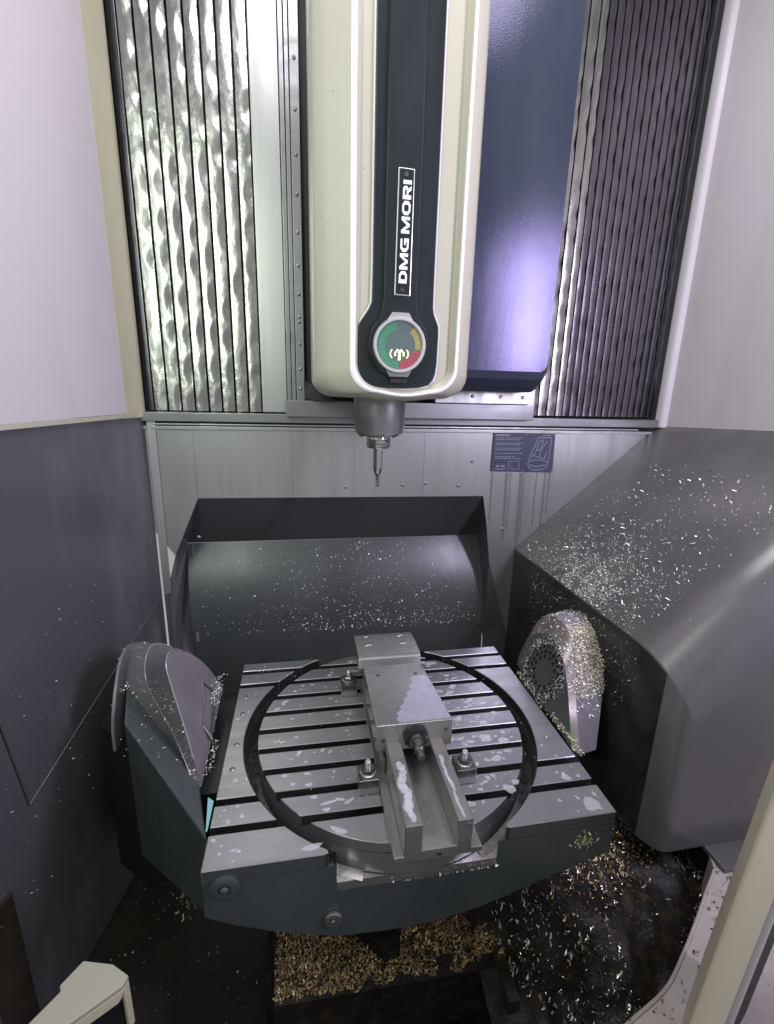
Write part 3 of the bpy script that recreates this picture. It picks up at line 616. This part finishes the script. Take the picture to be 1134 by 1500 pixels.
# right arm and cap
b = MB()
b.add([(.603,.80,-.035),(.66,.90,-.04),(.79,1.0,-.04),(.79,1.2,-.10),(.603,1.2,-.10),(.601,.80,-.11),(.66,.90,-.16),(.79,1.0,-.22),(.79,1.3,-.22),(.601,1.3,-.2)],
      [(4,3,2,1,0),(0,1,6,5),(1,2,7,6),(2,3,8,7),(3,4,9,8),(5,6,7,8,9),(0,5,9,4)])
b.build('arm', teal, cr_, bevel=.006, seg=3)
faceR0 = [(.612,.808,-.010),(.629,.868,.046),(.645,.925,.095),(.662,.985,.136),(.671,1.045,.154),(.672,1.095,.152),(.661,1.140,.125),(.642,1.160,.078),(.618,1.150,.015)]
bandR = [(.622,.812,-.012),(.650,.885,.045),(.680,.955,.100),(.700,1.020,.158),(.706,1.075,.182),(.704,1.130,.176),(.695,1.180,.140),(.680,1.200,.085),(.65,1.200,.01)]
faceR = [(.613+.38*z, 1.02+(y-1.02)*.93+.006, z*.93) for x, y, z in faceR0]
outR = [(.700,.860,-.05),(.750,.930,.030),(.790,.995,.085),(.799,1.060,.150),(.799,1.110,.176),(.799,1.160,.172),(.799,1.22,.14),(.799,1.26,.08),(.799,1.27,.0)]
fa2, ba2, ou2 = smoothring(faceR, 33), smoothring(bandR, 33), smoothring(outR, 33)
MB().loft([ba2, ou2], False, False).build('bearing_drum', capm, cr_, smooth=True, angle=30)
mid2 = [f.lerp(g, .1) for f, g in zip(fa2, ba2)]
b = MB().loft([fa2, mid2, ba2], False, False); b.build('cap_rim', mat('worn_rim_paint', (.20,.175,.155), .32, .3, col2=(.14,.125,.115), nscale=12), cr_, smooth=True, angle=22)
b = MB(); b.add(fa2, [tuple(range(33))]); bc = b.build('bearing_cap', darkg, cr_)
for rr_h, nh in ((.92,26),(.72,20),(.54,13)):
    for k in range(nh):
        a = 2*PI*k/nh + rr_h; y_ = 1.032 + .082*rr_h*math.cos(a); z_ = .062 + .070*rr_h*math.sin(a)
        if z_ < .012: continue
        MB().lathe([(.0058,.0003),(.0058,.0012),(.0042,.0012),(.0040,.0004)], (.613+.4086*z_, y_, z_), (-1,0,.41), 10).build('cap_hole', pitchm, bc)

# ================================================================== PALLET
pa = thing('rotary_pallet', (cxp,cyp,-.09), 'round slotted steel rotary pallet in the middle of the table', 'pallet')
MB().lathe([(.3175,-.0236),(.3178,-.0234)], (cxp,cyp,0), (0,0,1), 96).build('slot_floor', guard_shadem, pa)  # near-black floor deepens the shade in the slots
MB().lathe([(.318,-.070),(.318,-.0238)], (cxp,cyp,0), (0,0,1), 96).build('disc', steel, pa, smooth=True, angle=35)
ed = [cyp-RP] + SL + [cyp+RP]
for k in range(len(ed)-1):
    a = ed[k] + (SW if k else .0004); c = ed[k+1] - (SW if k < len(ed)-2 else .0004)
    for nm, z0, z1, g in (('strip', -.0237, 0., 0.),):
        aa, cc = a + (g if k else 0), c - (g if k < len(ed)-2 else 0)
        ys = np.linspace(aa, cc, 9); w = [math.sqrt(max(RP**2-(y-cyp)**2, 1e-7)) for y in ys]
        po = [(cxp - w_, y) for y, w_ in zip(ys, w)] + [(cxp + w_, y) for y, w_ in zip(ys[::-1], w[::-1])]
        bld = MB().prism(po, 2, z0, z1)
        if nm == 'strip': bld.fm = [0, 0] + [1 if (ii in (8, 17) and not ((ii == 17 and k == 0) or (ii == 8 and k == len(ed)-2))) else 0 for ii in range(len(po))]; so = bld.build('pallet_strip', [steel, guard_shadem], pa, bevel=.0012, seg=1)  # slot-side faces get near-black as painted slot shade
        else: bld.build('strip_neck', bolt_m, so)

filmm = mat('coolant_film', (.62,.60,.72), .16, .3, col2=(.5,.48,.6), nscale=30); filmm.node_tree.nodes['Principled BSDF'].inputs['Alpha'].default_value = .55
# ================================================================== VISE
vi = thing('machine_vise', (.22,.9,0), 'long steel machine vise bolted across the round pallet', 'vise')
bp_ = [(.139,0.001),(.302,0.001),(.302,.0135),(.281,.0135),(.281,.079),(.252,.079),(.252,.023),(.190,.023),(.190,.080),(.158,.080),(.158,.0135),(.139,.0135)]
MB().prism(bp_, 1, .613, 1.14).build('base', vise_m, vi, bevel=.0015, seg=1)
MB().box((.1535,.80,.0138),(.157,1.10,.050)).build('side_rib', bolt_m, vi)
MB().lathe([(.0045,0),(.0045,.0012)], (.222,.613,.011), (0,-1,0), 12).build('pin', bolt_m, vi)
MB().lathe([(.004,0),(.004,.002)], (.2735,.613,.066), (0,-1,0), 12).build('pin', rail, vi)
mj = MB().add([(.138,.812,.058),(.3035,.812,.058),(.285,1.032,.058),(.138,1.032,.058),(.138,.812,.122),(.3035,.812,.122),(.285,1.032,.122),(.138,1.032,.122)], [(3,2,1,0),(4,5,6,7),(0,1,5,4),(1,2,6,5),(2,3,7,6),(3,0,4,7)]).build('movable_jaw', vise_m, vi, bevel=.0022, seg=2)
for x, y in ((.168,.99),(.262,.985)):
    MB().lathe([(.0055,0),(.0055,.0008),(.003,.001)], (x,y,.1215), (0,0,1), 14).build('jaw_hole', bolt_m, mj)
for x, z in ((.153,.085),(.289,.098)):
    MB().lathe([(.0048,0),(.0048,.0008)], (x,.8122,z), (0,-1,0), 14).build('jaw_hole', bolt_m, mj)
# lighter coolant film on the front right of the jaw
zig = [(.2995,.816),(.188,.816),(.183,.828),(.190,.838),(.186,.845),(.200,.858),(.197,.866),(.212,.880),(.210,.889),(.224,.902),(.222,.912),(.236,.926),(.233,.936),(.246,.950),(.242,.960),(.252,.975),(.286,.975)]
MB().prism(zig, 2, .1222, .1226).build('coolant_film', filmm, mj)
sc_ = MB().lathe([(.0265,0),(.0265,.010),(.022,.013),(.0125,.013)], (.2215,.8125,.0905), (0,-1,0), 36).build('screw_collar', black, vi, smooth=True, angle=35)
MB().lathe([(.0155,.010),(.0155,.019),(.011,.0195),(.011,.040),(.0085,.043),(.0085,.056),(.0065,.058)], (.2215,.8125,.0905), (0,-1,-.12), 24).build('spindle_screw', bolt_m, vi, smooth=True, angle=35)
MB().box((.150,1.062,.012),(.285,1.176,.094)).build('jaw_foot', bolt_m, vi, bevel=.002)
fj = MB().box((.128,1.064,.095),(.2935,1.145,.132)).build('fixed_jaw', vise_m, vi, bevel=.002)
MB().box((.128,1.146,.095),(.2935,1.178,.128)).build('jaw_step', vise_m, vi, bevel=.002)
MB().box((.1285,1.058,.098),(.293,1.0635,.125)).build('jaw_plate', chromem, vi, bevel=.001)
for x, y in ((.160,1.112),(.256,1.110),(.160,1.160),(.256,1.158)):
    MB().lathe([(.011,0),(.011,.0008),(.007,.0016),(.005,.0008)], (x,y,.132 if y < 1.14 else .128), (0,0,1), 20).build('jaw_bolt', rail, fj, smooth=True, angle=35)

# ================================================================== CLAMPS
def clamp(x, y, sgn, label, hgt=.036):
    t = thing('hold_down_clamp', (x, y, 0), label, 'clamp', 'clamps holding the vise on the pallet')
    MB().box((x-.021,y-.022,.001),(x+.021,y+.022,hgt*.48)).build('foot_block', vise_m, t, bevel=.0015)
    MB().box((x-.021,y-.022,hgt*.49),(x+.021,y+.022,hgt)).build('clamp_block', bolt_m, t, bevel=.0015)
    MB().lathe([(.0175,0),(.0175,.003),(.015,.004),(.007,.004)], (x,y,hgt), (0,0,1), 28).build('washer', rail, t, smooth=True, angle=35)
    MB().lathe([(.0145,.004),(.0145,.012),(.012,.0145),(.006,.0145)], (x,y,hgt), (0,0,1), 6).build('nut', bolt_m, t)
    MB().lathe([(.006,.010),(.006,.027),(.0045,.029)], (x,y,hgt), (0,0,1), 14).build('stud', chromem, t, smooth=True, angle=35)
    return t
clamp(.107,1.105,-1,'dark hold-down clamp with nut left of the vise by its rear jaw')
clamp(.117,.785,-1,'hold-down clamp with nut left of the vise rails nearest the front')
clamp(.3245,.782,1,'hold-down clamp with nut on the right side of the vise')

# ================================================================== LOWER PIT
o = MB().prism([(-.72,.50),(-.118,.74),(-.118,1.30),(-.505,1.56),(-.60,1.03)], 2, -.798, -.72).build('deck_plate', deckm); tag(o, 'dark brown chip deck below the left arm of the table', 'deck plate')
o = MB().box((-.1175,.85,-.798),(-.104,1.2,-.60)).build('deck_edge', deckm, o, bevel=.002)
lt = MB().add([(-.084,.700,-.448),(.415,.690,-.445),(.46,.90,-.36),(-.095,.90,-.36),(-.084,.704,-.60),(.415,.694,-.60),(.46,.90,-.60),(-.095,.90,-.60)], [(0,1,2,3),(0,4,5,1),(1,5,6,2),(3,7,4,0)]).build('chip_ledge', sludge); tag(lt, 'ledge under the table front heaped with golden chips', 'ledge')
o = MB().box((.40,.62,-.60),(.425,.92,-.43)).build('ledge_post', deckm, lt)
# sludge mound at right
V = []; F = []; nx, ny = 60, 44
for j in range(ny+1):
    for i in range(nx+1):
        x = .36 + .70*i/nx; y = .46 + .50*j/ny
        h = -.50 + .16*max(0, min(1, (y-.55)/.33)) + .05*math.exp(-((x-.66)**2+(y-.82)**2)/.012)
        h += .030*noise.noise((x*9,y*9,2.)) + .010*noise.noise((x*26,y*26,5.)) + .004*noise.noise((x*70,y*70,9.))
        V.append((x,y,h))
for j in range(ny):
    for i in range(nx): a = j*(nx+1)+i; F.append((a,a+1,a+nx+2,a+nx+1))
o = mesh('swarf_mound', V, F, sludge, None, smooth=True, angle=80); tag(o, 'black wet swarf mound on the floor right of the table', 'swarf heap', kind='stuff')
def mound_h(x, y):
    h = -.50 + .16*max(0, min(1, (y-.55)/.33)) + .05*math.exp(-((x-.66)**2+(y-.82)**2)/.012)
    return h + .030*noise.noise((x*9,y*9,2.)) + .010*noise.noise((x*26,y*26,5.))
# pale tray with curved rim
cv = smoothring([(.40,.440,-.3),(.558,.491,-.3),(.664,.525,-.3),(.741,.569,-.3),(.82,.62,-.3),(.906,.679,-.3),(.958,.715,-.3),(.975,.745,-.3)], 30)
tr = thing('chip_tray', (.9,.5,-.3), 'pale splattered tray with curved rim at lower right', 'tray')
outl = [Vector((1.5, .02 + .75*i/29, -.3)) for i in range(30)]
b = MB().loft([cv, outl], False, False); b.loft([cv, [p + Vector((-.004,.004,-.30)) for p in cv]], False, False); b.build('tray_plate', traym, tr)
MB().tube([p + Vector((0,0,.001)) for p in cv], .0035, 8).build('tray_rim', traym, tr, smooth=True)
# door post at right
dp = thing('door_frame', (.62,.4,-.13), 'cream door frame post crossing the lower right corner', 'door frame')
p0, p1 = Vector((.566,.4,-.13)), Vector((.599,.4,.303)); ax = (p1-p0).normalized()
def post(prof, m, name, **k):
    rg = [[Vector((x,y,0)) + p0 + ax*h - Vector((p0.x,p0.y,0)) for x, y in prof] for h in (-.40, .55)]
    return MB().loft(rg).build(name, m, dp, **k)
post([(.70,.50),(.566,.401),(.572,.398),(.590,.396),(.630,.396),(.68,.45)], postm, 'post', bevel=.002)
post([(.66,.43),(.6305,.397),(.637,.392),(.644,.394),(.67,.43)], white, 'seal_bead', bevel=.003)
post([(.650,.44),(.6485,.402),(.80,.47),(.80,.53)], pitchm, 'seal', bevel=.003)
# white bracket lower left
br = thing('nozzle_bracket', (-.37,.64,-.2), 'cream plastic hood bracket at the lower left corner', 'bracket')
topp = [(-.325,.632),(-.320,.646),(-.353,.668),(-.407,.682),(-.431,.649),(-.426,.640),(-.470,.585),(-.445,.560)]
zt = -.2
b = MB().prism(topp, 2, zt-.010, zt); b.build('hood', cream, br, bevel=.0025)
b = MB(); b.add([(-.325,.6315,zt-.0105),(-.4455,.5595,zt-.0105),(-.4455,.5595,zt-.032),(-.333,.6265,zt-.032),(-.321,.640,zt-.0105),(-.440,.569,zt-.0105),(-.440,.569,zt-.032),(-.329,.635,zt-.032)], [(0,1,2,3),(4,7,6,5),(0,4,5,1),(3,2,6,7),(0,3,7,4),(1,5,6,2)])
b.build('lip', postm, br, bevel=.001)
b = MB().prism([(-.3205,.6455),(-.3245,.632),(-.331,.636),(-.328,.647)], 2, zt-.115, zt-.0105); b.build('leg', postm, br, bevel=.0015)
MB().box((-.41,.64,zt-.11),(-.335,.655,zt-.0105)).build('inner_panel', pitchm, br)
MB().prism([(-.40,.585),(-.375,.60),(-.395,.63),(-.42,.615)], 2, zt-.07, zt-.034).build('inner_block', white, br, bevel=.003)

# ================================================================== CHIPS
def incl(x): return .22 + (x-.8)*.887
NI = (-.887/1.3367, 0, 1/1.3367)
P = []
for k_ in range(5600):
    x = .80 + abs(rng.normal(.075, .075)); y = rng.normal(1.20, .15)
    if k_ > 4200: x = .80 + abs(rng.normal(.04,.04)); y = rng.normal(1.20,.08)
    if .80 < x < 1.3 and .912 < y < 1.58 and noise.noise((x*30,y*30,4.)) > -.22 + rng.uniform(-.2,.2): P.append((x, y, incl(x)+.001))
chips('fine_chips', P, NI, (.002,.006), chipm, 'dense fine silver chips on the sloping top of the right housing', .35)
P = []
for _ in range(520):
    x = .80 + rng.uniform(.02,.42); y = max(.915, rng.uniform(.95,1.55) - (x-.8)*.25)
    P.append((x, y, incl(x)+.001))
chips('curled_chips', P, NI, (.004,.016), chipm, 'larger curled silver chips scattered over the right housing top', .28)
P = [(.7995, rng.uniform(.885,1.45), 0) for _ in range(520)]
P = [(x-.001, y, .20 - abs(rng.normal(0,.10)) ) for x, y, _ in P]
chips('clinging_chips', P, (-1,0,0), (.002,.007), chipm, 'silver chips clinging to the dark side of the right housing', .35)
P = []
for _ in range(2600):
    x = rng.uniform(-.40,.68); z = .22 - abs(rng.normal(0,.22))
    if z > -.12 and rng.random() < (.25 + .75*math.exp(-((x-.25)/.3)**2)): P.append((x, rpy(z)-.0015, z))
for _ in range(900):
    x = rng.normal(.25,.28); z = -.10 + abs(rng.normal(0,.05))
    if -.38 < x < .68: P.append((x, rpy(z)-.0015, z))
chips('clinging_chips', P, (0,-1,0), (.0015,.009), chipm, 'silver specks of chip stuck on the splash guard rear panel', .4)
P = [(lwx(y)+.001, y, z) for y, z in zip(rng.uniform(.75,1.5,200), rng.uniform(-.35,.35,200))]
chips('clinging_chips', P, (1,0,0), (.002,.007), chipm, 'few silver specks stuck on the left dark wall', .5)
P = [(rng.uniform(-.55,-.12), rng.uniform(.75,1.25), -.719) for _ in range(110)]
chips('loose_chips', P, (0,0,1), (.003,.009), chipm, 'few loose chips on the dark brown deck', .4)
P = [(rng.normal(-.37,.035), rng.normal(1.19,.05), -.715+rng.uniform(0,.03)) for _ in range(220)]
chips('loose_chips', P, (0,0,1), (.004,.012), yelm, 'small straw coloured chip heap below the table left corner', .3)
# chips over caps
P = []; Q = []
def onring(A, Bq, n, lo=0., hi=1.): 
    for _ in range(n):
        k = int(rng.uniform(lo, hi)*(len(A)-2)); f, g = rng.random(), rng.random()
        p = A[k].lerp(A[k+1], f).lerp(Bq[k].lerp(Bq[k+1], f), g); nn = (A[k+1]-A[k]).cross(Bq[k]-A[k]).normalized()
        if nn.z < 0: nn = -nn
        P.append(tuple(p + nn*.001)); Q.append(tuple(nn))
onring(fa2, ba2, 260, .15, .8); onring(ba2, ou2, 900, .1, .75); chips('clinging_chips', P, Q, (.002,.008), chipm, 'silver chips coating the drum of the right bearing', .4, lift=.15)
P = []; Q = []; onring(ba2, ou2, 2600, .18, .46); P = [(x+rng.normal(0,.004),y,z) for x,y,z in P]
chips('packed_chips', P, Q, (.002,.007), yelm, 'pale straw chips packed on the right bearing drum', .5, lift=.15)
P = []; 
for _ in range(700):
    a = rng.uniform(0, 2*PI); r_ = abs(rng.normal(1.0, .13)); 
    c = Vector((.651,1.035,.072)); nrm = Vector((1,0,-.4)).normalized(); u = Vector((0,1,0)); v = nrm.cross(u)
    if v.z < 0: v = -v
    p = c + u*math.cos(a)*.082*r_ + v*math.sin(a)*.072*r_
    P.append((.613+.4086*p.z-.003, p.y, p.z))
chips('clinging_chips', P, (-1,0,.4), (.002,.006), chipm, 'ring of small chips stuck on the right bearing cap', .5, lift=.15)
P = []
for _ in range(420):
    f = rng.random(); P.append((.606 + rng.uniform(0,.02), .80 + .33*f, -.004 + rng.uniform(0,.010)))
for _ in range(500):
    f = rng.random(); P.append((.612 + .018*f*0 + rng.uniform(0,.02), .83 + .10*f, .0 + .012*rng.random()))
chips('packed_chips', P, (-.5,0,1), (.002,.007), yelm, 'pale chips packed along the table right edge', .4)
P = []; Q = []
onring(fa, ba, 150, .0, .35); onring(ba, ou, 60, .2, .7)
for _ in range(170):
    f = rng.random(); P.append((-.445+.055*f + rng.normal(0,.006), 1.085 + rng.normal(0,.012), .083 - .015*f + rng.uniform(0,.006))); Q.append((0,0,1))
for _ in range(60): P.append((rng.uniform(-.40,-.22), rng.uniform(.86,1.05), .07)); Q.append((0,0,1)); x,y,_z = P[-1]; P[-1] = (x, y, -.002 + (-.189-x)*.375*.9 + .004)
chips('clinging_chips', P, Q, (.002,.006), chipm, 'pale chips on the left bearing cap and its shelf', .5)
P = [(-.232 + rng.normal(0,.006), 1.09 + rng.normal(0,.03), .03 + rng.uniform(0,.04)) for _ in range(160)] + [(-.214 + rng.normal(0,.004), rng.uniform(.85,.96), .010) for _ in range(90)]
chips('clinging_chips', P, (1,0,1), (.002,.006), chipm, 'pale chips gathered between the left cap and the table', .5)
# golden chips on the ledge
P = []
for _ in range(24000):
    x = rng.uniform(-.083,.425); y = rng.uniform(.692,.87)
    if noise.noise((x*7, y*7, 3.3)) < -.42 or (x > .27 and noise.noise((x*22,y*22,1.)) < -.18): continue
    if y < .70 + .018*noise.noise((x*30,0,2.)): continue
    P.append((x, y, -.447 + (y-.70)*.43 + .022*max(0, noise.noise((x*16,y*16,8.)) + .3) + .010*noise.noise((x*50,y*50,8.)) + rng.uniform(0,.008)))
chips('golden_chips', P, (0,-.5,1), (.002,.011), goldm, 'heap of golden brown chips on the ledge under the table', .3, lift=1.2)
P = []
for _ in range(4200):
    x = rng.uniform(.42,.99); y = rng.uniform(.49,.92)
    if noise.noise((x*8,y*8,7.7)) < -.12: continue
    P.append((x, y, mound_h(x,y)+.004))
chips('curled_chips', P, (0,0,1), (.004,.020), swarfm, 'large curled silver chips lying in the black swarf', .3, lift=.7)
P = []
for _ in range(1500):
    x = rng.normal(.68,.11); y = rng.normal(.83,.05)
    if x > .5 and y < .95: P.append((x, y, mound_h(x,y)+.004+rng.uniform(0,.01)))
chips('golden_chips', P, (0,0,1), (.004,.013), goldm, 'golden brown chips on the swarf mound below the table right corner', .3, lift=.8)
P = [(.535 + rng.normal(0,.014), YF-.001, -.060 + rng.normal(0,.010)) for _ in range(120)]
chips('packed_chips', P, (0,-1,0), (.003,.009), yelm, 'small clump of pale chips stuck on the front of the table right end', .4)
P = [(rng.uniform(.03,.13), rng.uniform(.657,.68), -.088) for _ in range(110)] + [(rng.uniform(.14,.36), .648, -.088) for _ in range(60)]
chips('loose_chips', P, (0,0,1), (.002,.007), chipm, 'chips lying on the bare ledge in front of the pallet', .4)
P = []
for _ in range(130): P.append((rng.uniform(-.18,.59), rng.uniform(.66,1.27), .001))
P += [(rng.uniform(-.18,0), rng.uniform(1.18,1.27), .001) for _ in range(60)]
chips('loose_chips', P, (0,0,1), (.0015,.005), chipm, 'tiny chips sprinkled on the slotted table top', .4)
P = []
for k in range(70):
    f = rng.random(); p = cv[int(f*29)]; P.append((p.x + rng.uniform(.0,.06), p.y - rng.uniform(-.01,.05), -.298))
chips('black_chips', P, (0,0,1), (.006,.02), bolt_m, 'dark wet chips splattered on the pale tray rim', .4)

# ================================================================== COOLANT DROPS
D = []
def land_y():
    e = [YF] + SL + [YB]; k = random.randrange(len(e)-1); return random.uniform(e[k]+.014, e[k+1]-.014)
for _ in range(3000):
    if len(D) > 230: break
    y = land_y(); x = random.uniform(-.12,.52); big = random.random() < .16
    if (x-cxp)**2 + (y-cyp)**2 > (RP-.015)**2 or (.12 < x < .31 and y < 1.19): continue
    if x < .12 and random.random() < .75: continue
    r = random.uniform(.005,.009) if big and x > .3 else random.uniform(.0015,.005)
    D.append((x, y, 0, r*random.uniform(1,2.0), min(r, .011), random.uniform(-.2,.5), .0007))
for _ in range(40):   # side plates
    y = random.choice([random.uniform(.80,1.15), random.uniform(.74,.78), random.uniform(.66,.71)])
    if random.random() < .5: x = random.uniform(-.18,-.13)
    else: x = random.uniform(.53,.59) if .75 < y < 1.1 else random.uniform(.47,.58)
    if (x-cxp)**2 + (y-cyp)**2 < (RG+.01)**2: continue
    r = random.uniform(.002,.0055); D.append((x, y, 0, r, r*.8, random.uniform(0,3), .0008))
D += [(-.00,.668,0,.018,.006,.05,.0007),(.050,.694,0,.020,.005,-.5,.0007),(.035,.758,0,.020,.003,.15,.0007),(.075,.755,0,.010,.0045,.5,.0007),(.058,.762,0,.012,.003,-.3,.0007),(.41,.735,0,.012,.012,0,.0007),(.43,.75,0,.010,.006,0,.0007),(.56,.675,0,.020,.014,.2,.0007),(.545,.745,0,.010,.008,0,.0007)]
blobs('coolant_drops', D, dropm, 'pale milky coolant drops lying on the table and pallet')
D = [(.1735 + rng.uniform(-.004,.004), y_, .0801, rng.uniform(.006,.010), rng.uniform(.010,.017), 0, .0005) for y_ in (.632,.645,.655,.668,.680,.692,.703,.715,.73,.745)]
D += [(.263 + rng.uniform(-.002,.003), y_, .0791, .0035, rng.uniform(.010,.02), .08, .0005) for y_ in (.635,.66,.69,.71,.735,.755)]
D += [(.16,1.112,.1332,.010,.006,.2,.0015),(.256,1.11,.1332,.010,.005,.2,.0015),(.256,1.158,.1292,.010,.005,.3,.002),(.16,1.162,.1292,.008,.004,0,.002)]
blobs('coolant_drops', D, dropm, 'pale coolant smears on the vise rails and rear jaw')
